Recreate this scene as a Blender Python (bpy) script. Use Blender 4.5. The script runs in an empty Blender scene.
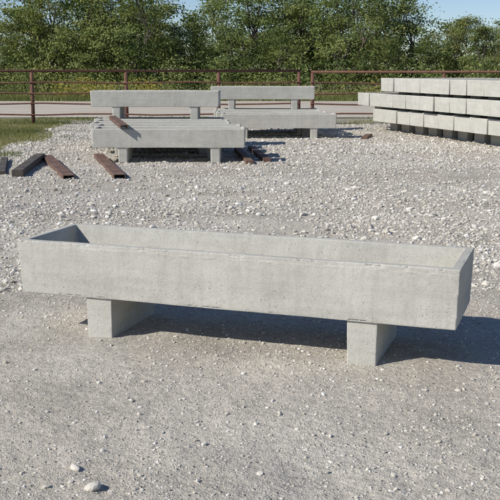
import bpy, bmesh, math, numpy as np
from mathutils import Vector, Matrix, noise as mn
scene=bpy.context.scene
COL=scene.collection
RS=np.random.RandomState

# ------------------------------------------------------------ helpers
def hsh(ix,iy,s):
    v=np.sin(ix*127.1+iy*311.7+s*74.7)*43758.5453
    return v-np.floor(v)
def vn(x,y,s=0):
    x=np.asarray(x,float);y=np.asarray(y,float)
    ix=np.floor(x);iy=np.floor(y);fx=x-ix;fy=y-iy
    fx=fx*fx*(3-2*fx);fy=fy*fy*(3-2*fy)
    a=hsh(ix,iy,s);b=hsh(ix+1,iy,s);c=hsh(ix,iy+1,s);d=hsh(ix+1,iy+1,s)
    return (a*(1-fx)+b*fx)*(1-fy)+(c*(1-fx)+d*fx)*fy-0.5
def gh(x,y):
    h=0.05*vn(x*.35,y*.35,1)+0.026*vn(x*1.3+3,y*1.3,2)+0.016*vn(x*4,y*4,3)+0.011*vn(x*11,y*11,4)+0.007*vn(x*23,y*23,5)
    far=np.clip((np.asarray(y,float)-28)/8,0,1)
    near=np.exp(-(((np.asarray(x)-.1)/1.9)**2+((np.asarray(y)-5.6)/1.2)**2))
    return h*(1-far)*(1-.55*near)
def mesh_np(name,verts,faces,attr=None,mats=(),smooth=False):
    me=bpy.data.meshes.new(name)
    verts=np.asarray(verts,np.float32);faces=np.asarray(faces,np.int32)
    m,k=faces.shape
    me.vertices.add(len(verts));me.vertices.foreach_set('co',verts.ravel())
    me.loops.add(m*k);me.loops.foreach_set('vertex_index',faces.ravel())
    me.polygons.add(m);me.polygons.foreach_set('loop_start',np.arange(0,m*k,k,dtype=np.int32))
    me.polygons.foreach_set('loop_total',np.full(m,k,np.int32))
    me.polygons.foreach_set('use_smooth',np.full(m,smooth,bool))
    me.update(calc_edges=True)
    if attr is not None:
        for an,av in attr.items():
            a=me.attributes.new(an,'FLOAT','POINT');a.data.foreach_set('value',np.asarray(av,np.float32))
    for mt in mats: me.materials.append(mt)
    return me
def obj(name,me,loc=(0,0,0),rz=0,parent=None):
    o=bpy.data.objects.new(name,me);COL.objects.link(o);o.location=loc;o.rotation_euler[2]=rz
    if parent: o.parent=parent
    return o

class NT:
    def __init__(s,name):
        s.m=bpy.data.materials.new(name);s.m.use_nodes=True;s.t=s.m.node_tree;s.t.nodes.clear()
        s.out=s.n('ShaderNodeOutputMaterial')
    def n(s,t,**k):
        nd=s.t.nodes.new(t)
        for a,b in k.items(): setattr(nd,a,b)
        return nd
    def l(s,a,b): s.t.links.new(a,b)
    def noise(s,vec,scale,detail=4,rough=.55,dist=0):
        nd=s.n('ShaderNodeTexNoise');nd.inputs['Scale'].default_value=scale;nd.inputs['Detail'].default_value=detail
        nd.inputs['Roughness'].default_value=rough;nd.inputs['Distortion'].default_value=dist
        s.l(vec,nd.inputs['Vector']);return nd.outputs['Fac']
    def voro(s,vec,scale,feature='F1',rand=1):
        nd=s.n('ShaderNodeTexVoronoi');nd.feature=feature;nd.inputs['Scale'].default_value=scale;nd.inputs['Randomness'].default_value=rand
        s.l(vec,nd.inputs['Vector']);return nd
    def ramp(s,fac,stops,interp='LINEAR'):
        nd=s.n('ShaderNodeValToRGB');cr=nd.color_ramp;cr.interpolation=interp
        while len(cr.elements)<len(stops): cr.elements.new(.5)
        for e,(p,c) in zip(cr.elements,stops):
            e.position=p
            if isinstance(c,(int,float)): c=(c,c,c)
            e.color=(*c,1)
        s.l(fac,nd.inputs[0]);return nd.outputs[0]
    def mix(s,fac,a,b,mode='MIX'):
        nd=s.n('ShaderNodeMix');nd.data_type='RGBA';nd.blend_type=mode
        for i,v in ((0,fac),(6,a),(7,b)):
            if isinstance(v,(int,float)): nd.inputs[i].default_value=v if i==0 else (v,v,v,1)
            elif isinstance(v,tuple): nd.inputs[i].default_value=(*v,1)
            else: s.l(v,nd.inputs[i])
        return nd.outputs[2]
    def math(s,op,a,b=None,clamp=False):
        nd=s.n('ShaderNodeMath');nd.operation=op;nd.use_clamp=clamp
        for i,v in ((0,a),(1,b)):
            if v is None: continue
            if isinstance(v,(int,float)): nd.inputs[i].default_value=v
            else: s.l(v,nd.inputs[i])
        return nd.outputs[0]
    def bump(s,h,strength,dist,prev=None):
        nd=s.n('ShaderNodeBump');nd.inputs['Strength'].default_value=strength;nd.inputs['Distance'].default_value=dist
        s.l(h,nd.inputs['Height'])
        if prev: s.l(prev,nd.inputs['Normal'])
        return nd.outputs[0]
    def bsdf(s,col,rough=.9,normal=None,spec=.3,metal=0):
        b=s.n('ShaderNodeBsdfPrincipled')
        for i,v in (('Base Color',col),('Roughness',rough),('Specular IOR Level',spec),('Metallic',metal)):
            if isinstance(v,(int,float)): b.inputs[i].default_value=v
            elif isinstance(v,tuple): b.inputs[i].default_value=(*v,1)
            else: s.l(v,b.inputs[i])
        if normal: s.l(normal,b.inputs['Normal'])
        s.l(b.outputs[0],s.out.inputs[0]);return b
    def obc(s): return s.n('ShaderNodeTexCoord').outputs['Object']
    def mapping(s,vec,scale=(1,1,1),loc=(0,0,0)):
        nd=s.n('ShaderNodeMapping');nd.inputs['Scale'].default_value=scale;nd.inputs['Location'].default_value=loc
        s.l(vec,nd.inputs['Vector']);return nd.outputs[0]

# ------------------------------------------------------------ camera
F=936.0;P=.1917
cam=bpy.data.cameras.new("camera");co=obj("camera",cam,(0,0,1.6));co.rotation_euler=(math.pi/2-P,0,0)
cam.sensor_width=36;cam.lens=F/500*36;cam.clip_start=.05;cam.clip_end=3000;scene.camera=co

# ------------------------------------------------------------ light
YAW=.3361
a=Vector((math.cos(YAW),-math.sin(YAW),0));n=Vector((math.sin(YAW),math.cos(YAW),0))
ELEV=math.radians(36)
hz=(-a*0.69-n*0.72).normalized()
sdir=hz*math.cos(ELEV)+Vector((0,0,math.sin(ELEV)))
w=bpy.data.worlds.new("World");scene.world=w;w.use_nodes=True
wt=w.node_tree;bg=wt.nodes['Background'];sky=wt.nodes.new('ShaderNodeTexSky');sky.sky_type='NISHITA';sky.sun_disc=False
sky.sun_elevation=ELEV;sky.sun_rotation=math.atan2(sdir.x,sdir.y)%(2*math.pi)
sky.air_density=1.0;sky.dust_density=.0;sky.ozone_density=2.0;sky.altitude=1200
tint=wt.nodes.new('ShaderNodeMix');tint.data_type='RGBA';tint.blend_type='MULTIPLY';tint.inputs[0].default_value=1;tint.inputs[7].default_value=(.86,.92,1.08,1)
wt.links.new(sky.outputs[0],tint.inputs[6]);wt.links.new(tint.outputs[2],bg.inputs[0]);bg.inputs[1].default_value=.095
sl=bpy.data.lights.new("sun",'SUN');sl.energy=5.0;sl.angle=math.radians(.53);sl.color=(1,.96,.89)
so=obj("sun",sl,(-20,-10,30));so.rotation_euler=sdir.to_track_quat('Z','Y').to_euler()
scene.view_settings.view_transform='Standard';scene.view_settings.look='None';scene.view_settings.exposure=0

# ------------------------------------------------------------ materials
def mat_concrete():
    t=NT("concrete");oc=t.obc()
    oi=t.n('ShaderNodeObjectInfo')
    sh=t.n('ShaderNodeVectorMath');sh.operation='ADD';t.l(oc,sh.inputs[0])
    sc=t.n('ShaderNodeVectorMath');sc.operation='SCALE';sc.inputs['Scale'].default_value=17.0
    cmb=t.n('ShaderNodeCombineXYZ')
    for i in range(3): t.l(oi.outputs['Random'],cmb.inputs[i])
    t.l(cmb.outputs[0],sc.inputs[0]);t.l(sc.outputs[0],sh.inputs[1]);v=sh.outputs[0]
    big=t.noise(v,2.2,4,.6,.6);med=t.noise(v,9,5,.65,.4);fine=t.noise(v,90,4,.75)
    c=t.ramp(big,[(.28,(.43,.415,.365)),(.5,(.47,.455,.402)),(.72,(.51,.495,.445))])
    c=t.mix(1,c,t.ramp(med,[(.3,.92),(.5,1.0),(.72,1.05)]),'MULTIPLY')
    band=t.noise(t.mapping(v,(1.2,1.2,14)),1.6,3,.6,.3)
    c=t.mix(.5,c,t.ramp(band,[(.36,.88),(.5,1.0),(.66,1.05)]),'MULTIPLY')
    st=t.noise(t.mapping(v,(18,18,.9)),1.4,3,.6)
    c=t.mix(.35,c,t.ramp(st,[(.38,.84),(.52,1.0)]),'MULTIPLY')
    c=t.mix(1,c,t.ramp(fine,[(.25,.80),(.5,1.0),(.8,1.14)]),'MULTIPLY')
    bl=t.noise(v,6.5,6,.75,1.2)
    c=t.mix(t.ramp(bl,[(.61,0.0),(.69,.34)]),c,(.27,.26,.23))
    vo=t.voro(v,38);vo2=t.voro(v,95)
    sep=t.n('ShaderNodeSeparateColor');t.l(vo.outputs['Color'],sep.inputs[0])
    sep2=t.n('ShaderNodeSeparateColor');t.l(vo2.outputs['Color'],sep2.inputs[0])
    h1=t.math('MULTIPLY',t.math('LESS_THAN',vo.outputs['Distance'],t.math('MULTIPLY',sep.outputs[0],.17)),t.math('GREATER_THAN',sep.outputs[1],.74))
    h2=t.math('MULTIPLY',t.math('LESS_THAN',vo2.outputs['Distance'],t.math('MULTIPLY',sep2.outputs[0],.25)),t.math('GREATER_THAN',sep2.outputs[1],.74))
    hole=t.math('MAXIMUM',h1,h2)
    c=t.mix(t.math('MULTIPLY',hole,.65),c,(.13,.125,.11))
    hs=t.math('ADD',t.math('ADD',t.math('MULTIPLY',med,.5),t.math('MULTIPLY',fine,.30)),t.math('MULTIPLY',hole,-.5))
    nm=t.bump(hs,.55,.010)
    t.bsdf(c,.92,nm,.25);return t.m
M_CON=mat_concrete()

def mat_ground():
    t=NT("gravel_ground");oc=t.obc()
    big=t.noise(oc,.35,2,.6,.5);med=t.noise(oc,1.6,4,.6,.4);fin=t.noise(oc,24,4,.75);vf=t.noise(oc,150,2,.75)
    track=t.noise(t.mapping(oc,(.16,1.0,1)),.8,3,.6,.25)
    c=t.ramp(big,[(.3,(.455,.40,.325)),(.5,(.50,.455,.38)),(.7,(.54,.505,.44))])
    c=t.mix(1,c,t.ramp(med,[(.3,.86),(.5,1.0),(.72,1.10)]),'MULTIPLY')
    c=t.mix(1,c,t.ramp(track,[(.36,.87),(.5,1.0),(.64,1.09)]),'MULTIPLY')
    c=t.mix(1,c,t.ramp(fin,[(.25,.64),(.5,1.0),(.75,1.24)]),'MULTIPLY')
    c=t.mix(1,c,t.ramp(vf,[(.3,.70),(.5,1.0),(.72,1.20)]),'MULTIPLY')
    hsum=t.math('ADD',t.math('MULTIPLY',fin,.018),t.math('MULTIPLY',vf,.0048))
    for scl,pr in ((42,.66),(110,.5)):
        vo=t.voro(oc,scl)
        s=t.n('ShaderNodeSeparateColor');t.l(vo.outputs['Color'],s.inputs[0])
        keep=t.math('GREATER_THAN',s.outputs[1],pr)
        rad=t.math('ADD',t.math('MULTIPLY',s.outputs[2],.22),.18)
        msk=t.math('MULTIPLY',t.math('LESS_THAN',vo.outputs['Distance'],rad),keep)
        pc=t.ramp(s.outputs[0],[(0,(.25,.23,.20)),(.25,(.41,.375,.31)),(.6,(.53,.49,.42)),(1,(.68,.66,.61))])
        c=t.mix(t.math('MULTIPLY',msk,.8),c,pc)
        hgt=t.math('MULTIPLY',t.math('SUBTRACT',rad,vo.outputs['Distance'],True),keep)
        hsum=t.math('ADD',hsum,t.math('MULTIPLY',hgt,1.0/scl))
    nm=t.bump(hsum,1.0,1.0)
    sp=t.n('ShaderNodeSeparateXYZ');t.l(oc,sp.inputs[0]);X=sp.outputs[0];Y=sp.outputs[1]
    jit=t.math('MULTIPLY',t.math('SUBTRACT',t.noise(oc,.7,4,.6),.5),3.0)
    def sm(v,lo,hi):
        mr=t.n('ShaderNodeMapRange');mr.interpolation_type='SMOOTHSTEP';mr.inputs[1].default_value=lo;mr.inputs[2].default_value=hi;t.l(v,mr.inputs[0]);return mr.outputs[0]
    Xj=t.math('ADD',X,jit);Yj=t.math('ADD',Y,jit)
    left=t.math('MULTIPLY',sm(t.math('ADD',t.math('MULTIPLY',Xj,-1),t.math('MULTIPLY',Yj,-.05)),3.6,4.4),sm(Yj,15.5,17.5))
    beyond=t.math('MULTIPLY',sm(Yj,27.6,29),t.math('ADD',t.math('MULTIPLY',sm(Yj,40,44),.5),.5))
    g=t.math('MAXIMUM',left,beyond)
    gc=t.ramp(med,[(.3,(.13,.12,.06)),(.5,(.17,.17,.075)),(.7,(.30,.26,.16))])
    c=t.mix(g,c,gc)
    t.bsdf(c,.95,nm,.15);return t.m
M_GR=mat_ground()

def mat_stone():
    t=NT("limestone_gravel");at=t.n('ShaderNodeAttribute');at.attribute_name='rnd'
    c=t.ramp(at.outputs['Fac'],[(0,(.25,.23,.20)),(.2,(.41,.375,.31)),(.5,(.53,.49,.42)),(.8,(.63,.60,.535)),(1,(.76,.745,.70))])
    t.bsdf(c,.9,None,.2);return t.m
M_ST=mat_stone()

def mat_rust(name,c1,c2,c3):
    t=NT(name);oc=t.obc();z=t.noise(oc,7,6,.7,.5);f=t.noise(oc,60,4,.7)
    c=t.ramp(z,[(.3,c1),(.5,c2),(.7,c3)]);c=t.mix(1,c,t.ramp(f,[(.3,.75),(.6,1.1)]),'MULTIPLY')
    t.bsdf(c,.8,t.bump(f,.5,.003),.3);return t.m
M_FEN=mat_rust("rusty_pipe",(.10,.048,.034),(.15,.07,.048),(.20,.105,.075))
M_BEAM=mat_rust("rusty_steel",(.09,.052,.038),(.15,.09,.066),(.25,.175,.135))
M_TIM=mat_rust("weathered_timber",(.05,.042,.035),(.09,.078,.065),(.15,.13,.11))

def mat_leaf(name,stops,trans=.3):
    t=NT(name);at=t.n('ShaderNodeAttribute');at.attribute_name='rnd'
    c=t.ramp(at.outputs['Fac'],stops)
    d=t.n('ShaderNodeBsdfDiffuse');t.l(c,d.inputs[0]);tr=t.n('ShaderNodeBsdfTranslucent');t.l(t.mix(1,c,(1.1,1.15,.6),'MULTIPLY'),tr.inputs[0])
    ms=t.n('ShaderNodeMixShader');ms.inputs[0].default_value=trans;t.l(d.outputs[0],ms.inputs[1]);t.l(tr.outputs[0],ms.inputs[2])
    t.l(ms.outputs[0],t.out.inputs[0]);return t.m
M_LEAF=mat_leaf("leaves",[(0,(.075,.105,.042)),(.35,(.15,.19,.068)),(.65,(.215,.255,.09)),(1,(.33,.32,.13))])
M_WEED=mat_leaf("weeds",[(0,(.09,.12,.04)),(.4,(.17,.19,.07)),(.7,(.27,.26,.11)),(1,(.40,.35,.20))])
M_GOLD=mat_leaf("goldenrod_bloom",[(0,(.20,.18,.04)),(.5,(.40,.32,.07)),(1,(.50,.42,.13))])
def mat_bark():
    t=NT("bark");oc=t.obc();z=t.noise(t.mapping(oc,(6,6,1.2)),3,3,.7)
    t.bsdf(t.ramp(z,[(.3,(.05,.04,.03)),(.7,(.17,.145,.115))]),.95,None,.1);return t.m
M_BARK=mat_bark()
def mat_road():
    t=NT("gravel_road");oc=t.obc();z=t.noise(t.mapping(oc,(.2,1,1)),1.2,5,.6);f=t.noise(oc,30,4,.7)
    c=t.ramp(z,[(.3,(.43,.37,.285)),(.5,(.50,.45,.37)),(.7,(.56,.515,.44))]);c=t.mix(1,c,t.ramp(f,[(.3,.8),(.7,1.15)]),'MULTIPLY')
    t.bsdf(c,.95,t.bump(f,.6,.02),.1);return t.m
M_RD=mat_road()

# ------------------------------------------------------------ ground
def axis(lo,dlo,dhi,hi,step,g):
    c=list(np.arange(dlo,dhi,step));s=step;x=dhi
    while x<hi: c.append(x);s*=g;x+=s
    c.append(hi);s=step;x=dlo-step;pre=[]
    while x>lo: pre.append(x);s*=g;x-=s
    pre.append(lo);return np.array(pre[::-1]+c)
xs=axis(-700,-2.6,2.9,700,.024,1.035);ys=axis(-60,2.9,8.2,1500,.024,1.03)
X,Y=np.meshgrid(xs,ys);Z=gh(X,Y)
nx,ny=len(xs),len(ys);idx=np.arange(nx*ny).reshape(ny,nx)
fc=np.stack([idx[:-1,:-1],idx[:-1,1:],idx[1:,1:],idx[1:,:-1]],-1).reshape(-1,4)
ground=obj("ground",mesh_np("ground",np.stack([X,Y,Z],-1).reshape(-1,3),fc,mats=[M_GR],smooth=True))
xr=np.linspace(-160,160,161);e0=31.0+.6*vn(xr*.3,xr*0,8);e1=46.5+.8*vn(xr*.25,xr*0,9)
mid=[e0,e0*.66+e1*.34,e0*.33+e1*.67,e1];vr=np.concatenate([np.stack([xr,m,np.full_like(xr,.02+(.04 if i in(1,2) else 0))],-1) for i,m in enumerate(mid)])
fr=np.concatenate([np.stack([np.arange(160)+161*i,np.arange(1,161)+161*i,np.arange(1,161)+161*(i+1),np.arange(160)+161*(i+1)],-1) for i in range(3)])
obj("gravel_road",mesh_np("gravel_road",vr,fr,mats=[M_RD],smooth=True))

# ------------------------------------------------------------ gravel stones
bm=bmesh.new();bmesh.ops.create_icosphere(bm,subdivisions=1,radius=1);bm.verts.ensure_lookup_table()
IV=np.array([v.co[:] for v in bm.verts]);IF=np.array([[v.index for v in f.verts] for f in bm.faces])
bm.free();bm=bmesh.new();bmesh.ops.create_icosphere(bm,subdivisions=2,radius=1);bm.verts.ensure_lookup_table()
IV2=np.array([v.co[:] for v in bm.verts]);IF2=np.array([[v.index for v in f.verts] for f in bm.faces]);bm.free()
def stones(px,py,rad,seed,sink=.25,IV=IV,IF=IF,rough=.33):
    r=RS(seed);N=len(px)
    v=np.repeat(IV[None],N,0)*(1+r.uniform(-rough,rough*.85,(N,len(IV),1)))
    sc=np.stack([r.uniform(.8,1.35,N),r.uniform(.65,1.1,N),r.uniform(.4,.8,N)],-1)
    v=v*sc[:,None,:]
    t1=r.uniform(-.5,.5,N);c,s=np.cos(t1)[:,None],np.sin(t1)[:,None]
    y=v[...,1]*c-v[...,2]*s;z=v[...,1]*s+v[...,2]*c;v=np.stack([v[...,0],y,z],-1)
    t2=r.uniform(0,6.28,N);c,s=np.cos(t2)[:,None],np.sin(t2)[:,None]
    v=np.stack([v[...,0]*c-v[...,1]*s,v[...,0]*s+v[...,1]*c,v[...,2]],-1)*rad[:,None,None]
    v[...,0]+=px[:,None];v[...,1]+=py[:,None];v[...,2]+=(gh(px,py)+rad*sc[:,2]*(1-2*sink)*.6)[:,None]
    f=(IF[None]+(np.arange(N)*len(IV))[:,None,None]).reshape(-1,3)
    return v.reshape(-1,3),f,np.repeat(r.beta(2.2,1.8,N),len(IV))
r=RS(3)
def scatter(n,y0,y1,pw=1.0,m=1.2):
    y=y0+(y1-y0)*r.rand(n)**pw;hw=.30*y+m;x=r.uniform(-1,1,n)*hw;return x,y
A=[]
x,y=scatter(62000,2.9,8.5,.9);k=vn(x*1.1,y*1.6,31)+.5*vn(x*4,y*4,32)>r.uniform(-.6,.4,len(x));x,y=x[k],y[k];rad=np.clip(r.lognormal(math.log(.0036),.5,len(x)),.0016,.012);A.append((x,y,rad))
x,y=scatter(1100,2.9,9);rad=np.clip(r.lognormal(math.log(.009),.35,len(x)),.005,.018);A.append((x,y,rad))
x,y=scatter(76000,6.6,21,1.0);k=vn(x*.5,y*1.1,21)+.5*vn(x*1.7,y*1.7,22)+.6*vn(x*.10+5,y*.75,24)+np.clip((y-7)/4,0,1)*.36>r.uniform(-.32,.35,len(x));x,y=x[k],y[k]
rad=np.clip(r.lognormal(math.log(.0100),.48,len(x)),.004,.045);A.append((x,y,rad))
x,y=scatter(17000,18,28,1.0);rad=np.clip(r.lognormal(math.log(.017),.4,len(x)),.008,.05);A.append((x,y,rad))
px=np.concatenate([t[0] for t in A]);py=np.concatenate([t[1] for t in A]);rad=np.concatenate([t[2] for t in A])
k=~((px<-4.2-.05*py)&(py>16.8)&(vn(px*2,py*2,5)>-.3));px,py,rad=px[k],py[k],rad[k]
v,f,c=stones(px,py,rad,5)
x=np.array([-.61,-.71,.82,-.66,.28,1.05,-1.15,.55,-.2,1.2]);y=np.array([3.38,3.56,3.84,3.5,3.9,4.5,4.2,4.4,4.0,3.6]);rad=np.array([.046,.027,.020,.014,.012,.016,.016,.012,.012,.016])*.8
v2,f2,c2=stones(x,y,rad,8,IV=IV2,IF=IF2,rough=.10)
obj("gravel",mesh_np("gravel",np.concatenate([v,v2]),np.concatenate([f,f2+len(v)]),{'rnd':np.concatenate([c,c2*.4+.35])},[M_ST]))

# ------------------------------------------------------------ feed troughs
def trough_mesh(name,vox,L=2.65,W=.676,H=.328,Z0=.249,s1=.443,s2=2.048,lw=.171,li=.03,ld=.60,amp=.0025,seed=0,wall=.052,endw=.05,sm=.5,hero=False):
    bm=bmesh.new()
    def quad(*p): bm.faces.new(p)
    def ring(x0,x1,y0,y1,z): return [bm.verts.new(c) for c in ((x0,y0,z),(x1,y0,z),(x1,y1,z),(x0,y1,z))]
    b=ring(.012,L-.012,.012,W-.012,Z0);t=ring(0,L,0,W,Z0+H);it=ring(endw,L-endw,wall,W-wall,Z0+H);ib=ring(endw+.03,L-endw-.03,wall+.03,W-wall-.03,Z0+.075)
    quad(*b[::-1])
    for i in range(4):
        j=(i+1)%4;quad(b[i],b[j],t[j],t[i]);quad(t[i],t[j],it[j],it[i]);quad(it[i],it[j],ib[j],ib[i])
    quad(*ib)
    for s in (s1,s2):
        c=ring(s+.004,s+lw-.004,li,li+ld,-.015);d=ring(s,s+lw,li-.004,li+ld+.004,Z0+.03)
        quad(*c[::-1]);quad(*d)
        for i in range(4):
            j=(i+1)%4;quad(c[i],c[j],d[j],d[i])
    me=bpy.data.meshes.new(name+"_src");bm.to_mesh(me);bm.free()
    o=obj(name+"_src",me);m=o.modifiers.new("r",'REMESH');m.mode='VOXEL';m.voxel_size=vox
    dg=bpy.context.evaluated_depsgraph_get();me2=bpy.data.meshes.new_from_object(o.evaluated_get(dg));bpy.data.objects.remove(o)
    bm=bmesh.new();bm.from_mesh(me2)
    bmesh.ops.smooth_vert(bm,verts=bm.verts,factor=sm,use_axis_x=True,use_axis_y=True,use_axis_z=True)
    bm.normal_update();off=Vector((seed*7.3,seed*3.1,0));V=Vector
    mv=[]
    for vv in bm.verts:
        p=vv.co+off;x_,y_,z_=vv.co
        d=mn.noise(p*1.6)*amp*1.8+mn.noise(p*7)*amp*.5+mn.noise(p*30)*amp*.18
        ez=min(abs(z_-(Z0+H)),abs(z_-Z0));ey=min(abs(y_),abs(y_-W),abs(x_),abs(x_-L))
        if ez<.012 and ey<.012:
            k=mn.noise(p*9+V((3,3,3)))+.9*mn.noise(p*34)+.5*mn.noise(p*80)
            if k>.22: d-=min(.010 if hero else .005,(k-.22)*(.018 if hero else .007))
        if hero and y_<.02 and z_>Z0+.1 and vv.normal.y<-.5 and x_>.3:
            line=Z0+H-.028+.012*mn.noise(V((x_*3,0,7)))+.006*mn.noise(V((x_*22,0,3)))
            q=abs(z_-line)
            if q<.006: d+=.003*(1-q/.006)*max(0,min(1,.4+1.6*mn.noise(V((x_*14,2,1)))))
            if z_>line: d-=.0014
        mv.append(vv.normal*d)
    for vv,d in zip(bm.verts,mv): vv.co+=d
    for f in bm.faces: f.smooth=True
    me2.clear_geometry();bm.to_mesh(me2);bm.free();me2.name=name
    me2.materials.clear();me2.materials.append(M_CON);return me2
hero=trough_mesh("concrete_feed_trough",.0048,seed=1,sm=.3,hero=True)
obj("concrete_feed_trough",hero,(-1.4142,5.5968,0),-YAW)
farm=trough_mesh("stacked_trough",.012,seed=2,sm=.2);farm2=trough_mesh("stacked_trough_b",.012,seed=4,sm=.2)
nest=trough_mesh("nested_trough",.012,seed=3,li=.14,ld=.40,sm=.2)
r=RS(11)
def trough(x,y,z,rz,me): return obj("concrete_feed_trough",me,(x,y,z),rz)
T=.577-.004
for i in range(5):
    trough(-2.70-.14*i+r.uniform(-.05,.05),16.25+.80*i+r.uniform(-.03,.03),0,-.006+r.uniform(-.014,.014),(farm,farm2)[i%2])
trough(-3.28,19.45,T,-.02,farm2)
for i in range(4):
    trough(-.68-.09*i+r.uniform(-.05,.05),21.6+.84*i,0,-.01+r.uniform(-.015,.015),(farm2,farm)[i%2])
trough(-1.0,24.1,T,-.02,farm)
d=Vector((1.75,-5.4,0)).normalized();th=math.atan2(1.75,5.4)
for lay in range(3):
    for i in range(-1 if lay==1 else 0,11):
        p=Vector((3.3,24.0,0))+d*(.685*i)+Vector((math.cos(th),math.sin(th),0))*(r.uniform(-.02,.02)+(.12 if lay==0 else 0))
        if lay==2 and i==0: continue
        trough(p.x,p.y,.395*lay-.003*lay,th+r.uniform(-.006,.006),nest)
# ------------------------------------------------------------ beams and timbers lying on the ground
def prism(name,p0,p1,prof,mat,z=0):
    p0=Vector((*p0,z));p1=Vector((*p1,z));ax=(p1-p0);Ln=ax.length
    bm=bmesh.new();A_=[bm.verts.new((x,0,zz)) for x,zz in prof];B_=[bm.verts.new((x,Ln,zz)) for x,zz in prof]
    bm.faces.new(A_);bm.faces.new(B_[::-1])
    for i in range(len(prof)):
        j=(i+1)%len(prof);bm.faces.new((A_[j],A_[i],B_[i],B_[j]))
    bmesh.ops.recalc_face_normals(bm,faces=bm.faces)
    me=bpy.data.meshes.new(name);bm.to_mesh(me);bm.free();me.materials.append(mat)
    o=obj(name,me,p0,math.atan2(-ax.x,ax.y));return o
def chan(w,h,t): return [(-w/2,0),(-w/2,h),(w/2,h),(w/2,0),(w/2-t,0),(w/2-t,h-t),(-w/2+t,h-t),(-w/2+t,0)]
def tim(w,h): c=.01;return [(-w/2+c,0),(-w/2,c),(-w/2,h-c),(-w/2+c,h),(w/2-c,h),(w/2,h-c),(w/2,c),(w/2-c,0)]
gz=lambda x,y: float(gh(x,y))
prism("steel_channel",(-2.62,13.5),(-3.62,16.7),chan(.17,.07,.01),M_BEAM,gz(-3,15)-.005)
prism("steel_channel",(-1.9,13.6),(-2.75,17.0),chan(.17,.07,.01),M_BEAM,gz(-2.3,15)-.005)
prism("timber",(-3.45,13.85),(-3.72,16.6),tim(.17,.10),M_TIM,gz(-3.6,15)-.01)
prism("timber",(-3.75,14.1),(-4.3,16.4),tim(.12,.07),M_TIM,gz(-4,15)-.01)
prism("steel_channel",(-2.15,16.1),(-2.8,19.2),chan(.13,.07,.01),M_BEAM,T+.012)
prism("timber",(.0,15.8),(-.25,18.6),tim(.13,.07),M_BEAM,gz(0,16)-.005)
prism("timber",(.3,16.3),(.02,18.9),tim(.13,.07),M_BEAM,gz(.2,16)-.005)
prism("timber",(2.6,21.4),(2.85,22.5),tim(.15,.06),M_BEAM,gz(2.7,22)-.01)

# ------------------------------------------------------------ fence
def tube(bm,p0,p1,r0,r1=None,seg=10,cap=True):
    r1=r0 if r1 is None else r1
    p0=Vector(p0);p1=Vector(p1);z=(p1-p0).normalized();x=z.orthogonal().normalized();y=z.cross(x)
    A_=[];B_=[]
    for i in range(seg):
        t=2*math.pi*i/seg;dd=x*math.cos(t)+y*math.sin(t);A_.append(bm.verts.new(p0+dd*r0));B_.append(bm.verts.new(p1+dd*r1))
    for i in range(seg):
        j=(i+1)%seg;f=bm.faces.new((A_[i],A_[j],B_[j],B_[i]));f.smooth=True
    if cap: bm.faces.new(A_[::-1]);bm.faces.new(B_)
def fence(name,x0,x1,y0,y1,posts,top,rails,rr=.022,topr=.034,pr=.052):
    bm=bmesh.new()
    yy=lambda x:y0+(y1-y0)*(x-x0)/(x1-x0)
    tube(bm,(x0,yy(x0),top),(x1,yy(x1),top),topr)
    for z in rails:
        nn=24
        for i in range(nn):
            xa=x0+(x1-x0)*i/nn;xb=x0+(x1-x0)*(i+1)/nn
            sa=.02*math.sin(xa*1.7+z*9);sb=.02*math.sin(xb*1.7+z*9);tube(bm,(xa,yy(xa)-.02,z+sa),(xb,yy(xb)-.02,z+sb),rr,None,8,False)
    for px_ in posts: tube(bm,(px_,yy(px_)+.03,-.1),(px_,yy(px_)+.03,top-.01),pr)
    me=bpy.data.meshes.new(name);bm.to_mesh(me);bm.free();me.materials.append(M_FEN);return obj(name,me)
fence("pipe_fence",-24,1.45,27.2,27.2,[-23.9,-20.4,-16.9,-13.4,-9.9,-6.25,-3.55,-.9,1.4],1.53,[1.2,.9,.6,.3])
fence("pipe_fence",1.75,24,27.3,28.2,[1.8,5.6,9.4,13.2,17,20.8,23.9],1.5,[1.18,.88,.58,.3])

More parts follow.
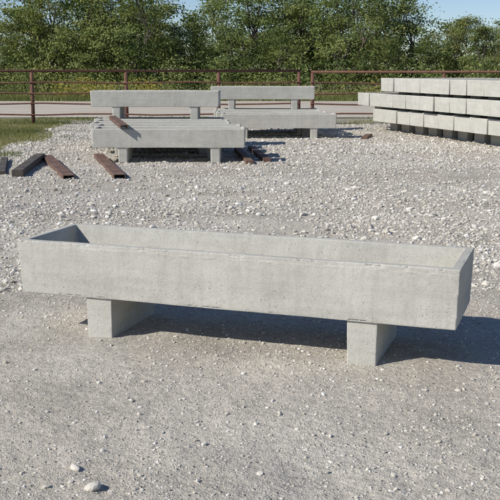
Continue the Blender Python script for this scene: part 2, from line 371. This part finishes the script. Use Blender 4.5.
# ------------------------------------------------------------ trees
def leafquads(P,N,S,rnd,rs):
    n_=len(P);up=rs.normal(size=(n_,3));t1=np.cross(N,up);t1/=np.linalg.norm(t1,axis=1,keepdims=True)+1e-9;t2=np.cross(N,t1)
    S=S[:,None];a_=P-t1*S;b_=P+t2*S*.6;c_=P+t1*S;d_=P-t2*S*.6
    V=np.stack([a_,b_,c_,d_],1).reshape(-1,3);F_=np.arange(4*n_).reshape(-1,4);return V,F_,np.repeat(rnd,4)
def tree_data(seed,H=7.0,wide=2.4,base=.12,ncl=56,per=135,lsz=.08):
    rs=RS(seed);bm=bmesh.new()
    pts=[Vector((0,0,-.1))];
    for i in range(1,6): pts.append(Vector((rs.normal()*.12*i,rs.normal()*.12*i,H*.15*i)))
    for i in range(5): tube(bm,pts[i],pts[i+1],.16*(1-i*.17),.16*(1-(i+1)*.17),8,False)
    C=[]
    for k in range(ncl):
        z=rs.uniform(base,1.0);prof=math.sin(math.pi*min(1,max(0,(z-base*.5)/(1-base*.5)))**.85)**.6
        an=rs.uniform(0,2*math.pi);rr=wide*prof*rs.uniform(.25,1.1)*(1+.3*math.sin(an*2+seed)+.15*math.sin(an*5+z*7))
        C.append(Vector((math.cos(an)*rr,math.sin(an)*rr,z*H)))
    C.sort(key=lambda c:c.z)
    for c in C[::3]:
        b=pts[min(4,max(1,int(c.z/H*4.5)))];m_=(b+c)/2+Vector((0,0,-.15));tube(bm,b,m_,.05,.035,6,False);tube(bm,m_,c,.035,.012,6,False)
    bm.verts.index_update()
    TV=np.array([v_.co[:] for v_ in bm.verts]);TF=np.array([[v_.index for v_ in f_.verts] for f_ in bm.faces]);bm.free()
    Ps=[];Rn=[]
    for c in C:
        sg=rs.uniform(.2,.5);n_=int(per*(sg/.36)**1.5)
        q=rs.normal(size=(n_,3))*np.array([sg,sg,sg*.52]);Ps.append(q+np.array(c));Rn.append(np.clip(rs.uniform(.1,.9)+rs.normal(size=n_)*.13,0,1))
    Pp=np.concatenate(Ps);Rn=np.concatenate(Rn);k=Pp[:,2]>.1;Pp=Pp[k];Rn=Rn[k]
    ctr=np.array([0,0,H*.45]);o_=Pp-ctr;o_/=np.linalg.norm(o_,axis=1,keepdims=True)
    Nn=o_*.7+np.array([0,0,.4])+rs.normal(size=Pp.shape)*.6;Nn/=np.linalg.norm(Nn,axis=1,keepdims=True)
    V,F_,c=leafquads(Pp,Nn,rs.uniform(.6,1.4,len(Pp))*lsz,Rn,rs)
    return TV,TF,V,F_,c
TD=[tree_data(s,wide=wd,base=b) for s,wd,b in ((1,2.3,.12),(2,2.8,.1),(3,1.9,.15),(4,2.5,.08),(5,2.1,.2),(6,3.0,.1))]
wood=bpy.data.objects.new("woodland_trees",None);COL.objects.link(wood)
r=RS(21)
def topang(px):
    b=5.4
    if px>415: b=3.0
    elif px>375: b=4.2
    if 160<px<205: b=3.1
    if px<30: b=3.4
    return b
tv=[];tf=[];lv=[];lf=[];lc=[];to=0;lo=0
for row,(yy,sp_) in enumerate(((60,3.1),(64.5,3.5),(70,4.0),(77,4.8))):
    x=-.40*yy-6
    while x<.40*yy+6:
        y=yy+r.uniform(-1.4,1.4);pxx=250+x/y*930
        h=(1.6+y*math.tan(math.radians(topang(pxx)+r.uniform(-.5,.2)-(.5 if row==0 else 0))))
        if row==0 and r.rand()<.35: h*=.62
        k=r.randint(6);s=h/7.3;sx=s*r.uniform(.9,1.2)*(1.1 if row else 1);rz=r.uniform(0,6.28);tint_=r.uniform(-.24,.24)
        TV,TF,V,F_,c=TD[k];cs,sn=math.cos(rz),math.sin(rz)
        def xf(Q): return np.stack([(Q[:,0]*cs-Q[:,1]*sn)*sx+x,(Q[:,0]*sn+Q[:,1]*cs)*sx+y,Q[:,2]*s],-1)
        tv.append(xf(TV));tf.append(TF+to);to+=len(TV)
        lv.append(xf(V));lf.append(F_+lo);lo+=len(V);lc.append(np.clip(c*.8+.1+tint_,0,1))
        x+=sp_*r.uniform(.7,1.25)
obj("trunks",mesh_np("trunks",np.concatenate(tv),np.concatenate(tf),mats=[M_BARK],smooth=True),parent=wood)
obj("crowns",mesh_np("crowns",np.concatenate(lv),np.concatenate(lf),{'rnd':np.concatenate(lc)},[M_LEAF]),parent=wood)
def clumps(name,cx,cy,h,rw,per,lsz,mat,seed):
    rs=RS(seed);Ps=[];Rn=[]
    for X_,Y_,H_,W_ in zip(cx,cy,h,rw):
        q=rs.normal(size=(per,3))*np.array([W_*.5,W_*.5,H_*.28])+np.array([X_,Y_,H_*.5]);q[:,2]=np.abs(q[:,2]);Ps.append(q);Rn.append(np.clip(rs.uniform(.1,.9)+rs.normal(size=per)*.15,0,1))
    Pp=np.concatenate(Ps);Rn=np.concatenate(Rn);Nn=rs.normal(size=Pp.shape)*.6+np.array([-.2,-.3,.6]);Nn/=np.linalg.norm(Nn,axis=1,keepdims=True)
    V,F_,c=leafquads(Pp,Nn,rs.uniform(.6,1.4,len(Pp))*lsz,Rn,rs);return obj(name,mesh_np(name,V,F_,{'rnd':c},[mat]))
r=RS(31);N=380
clumps("undergrowth",r.uniform(-32,32,N),57.5+r.uniform(-1.5,3,N),r.uniform(.6,2.6,N),r.uniform(.5,1.3,N),120,.075,M_LEAF,41)
N=240
clumps("tall_weeds",r.uniform(-30,30,N),r.uniform(50,56,N),r.uniform(.3,.9,N),r.uniform(.5,1.3,N),80,.05,M_WEED,42)
N=52
clumps("goldenrod",np.concatenate([r.uniform(-10.5,-5,36),r.uniform(-20,20,16)]),r.uniform(49,54,N),r.uniform(.7,1.3,N),r.uniform(.4,.8,N),65,.042,M_GOLD,43)

# ------------------------------------------------------------ grass
def blades(x,y,h,wd,rs):
    n_=len(x);an=rs.uniform(0,6.28,n_);dx,dy=np.cos(an)*wd/2,np.sin(an)*wd/2;ln=rs.normal(size=(n_,2))*(h*.3)[:,None];g=gh(x,y)-.005
    a_=np.stack([x-dx,y-dy,g],-1);b_=np.stack([x+dx,y+dy,g],-1);c_=np.stack([x+ln[:,0],y+ln[:,1],g+h],-1)
    V=np.stack([a_,b_,c_],1).reshape(-1,3);return V,np.arange(3*n_).reshape(-1,3)
r=RS(51)
parts=[]
n_=90000;y=r.uniform(15.5,28,n_);x=r.uniform(-13,-3.2,n_);k=(-x-.05*y+1.5*vn(x*.8,y*.8,61)+.8*vn(x*3,y*3,62)>3.75)&(y+1.5*vn(x*.6,y*.6,63)>16.3);x,y=x[k],y[k];parts.append((x,y,r.uniform(.03,.12,len(x))*(1+.9*vn(x*1.2,y*1.2,64)),r.uniform(.006,.014,len(x))))
n_=8000;x=r.uniform(-20,20,n_);y=27.25+r.normal(size=n_)*.3;k=vn(x*.7,y,65)>-.05;x,y=x[k],y[k];parts.append((x,y,r.uniform(.04,.17,len(x)),r.uniform(.008,.018,len(x))))
n_=22000;x=r.uniform(-22,22,n_);y=r.uniform(27.8,31.2,n_);k=vn(x*.4,y*.8,66)>-.1;x,y=x[k],y[k];parts.append((x,y,r.uniform(.03,.09,len(x)),r.uniform(.012,.03,len(x))))
n_=70000;x=r.uniform(-32,32,n_);y=r.uniform(46.5,58,n_);parts.append((x,y,r.uniform(.1,.35,n_),r.uniform(.02,.05,n_)))
x=np.concatenate([p[0] for p in parts]);y=np.concatenate([p[1] for p in parts]);h=np.concatenate([p[2] for p in parts]);wd=np.concatenate([p[3] for p in parts])
V,Fb=blades(x,y,h,wd,r);rn=np.clip(.5+.8*vn(x*.5,y*.5,71)+r.normal(size=len(x))*.15,0,1)
obj("grass",mesh_np("grass",V,Fb,{'rnd':np.repeat(rn,3)},[M_WEED]))
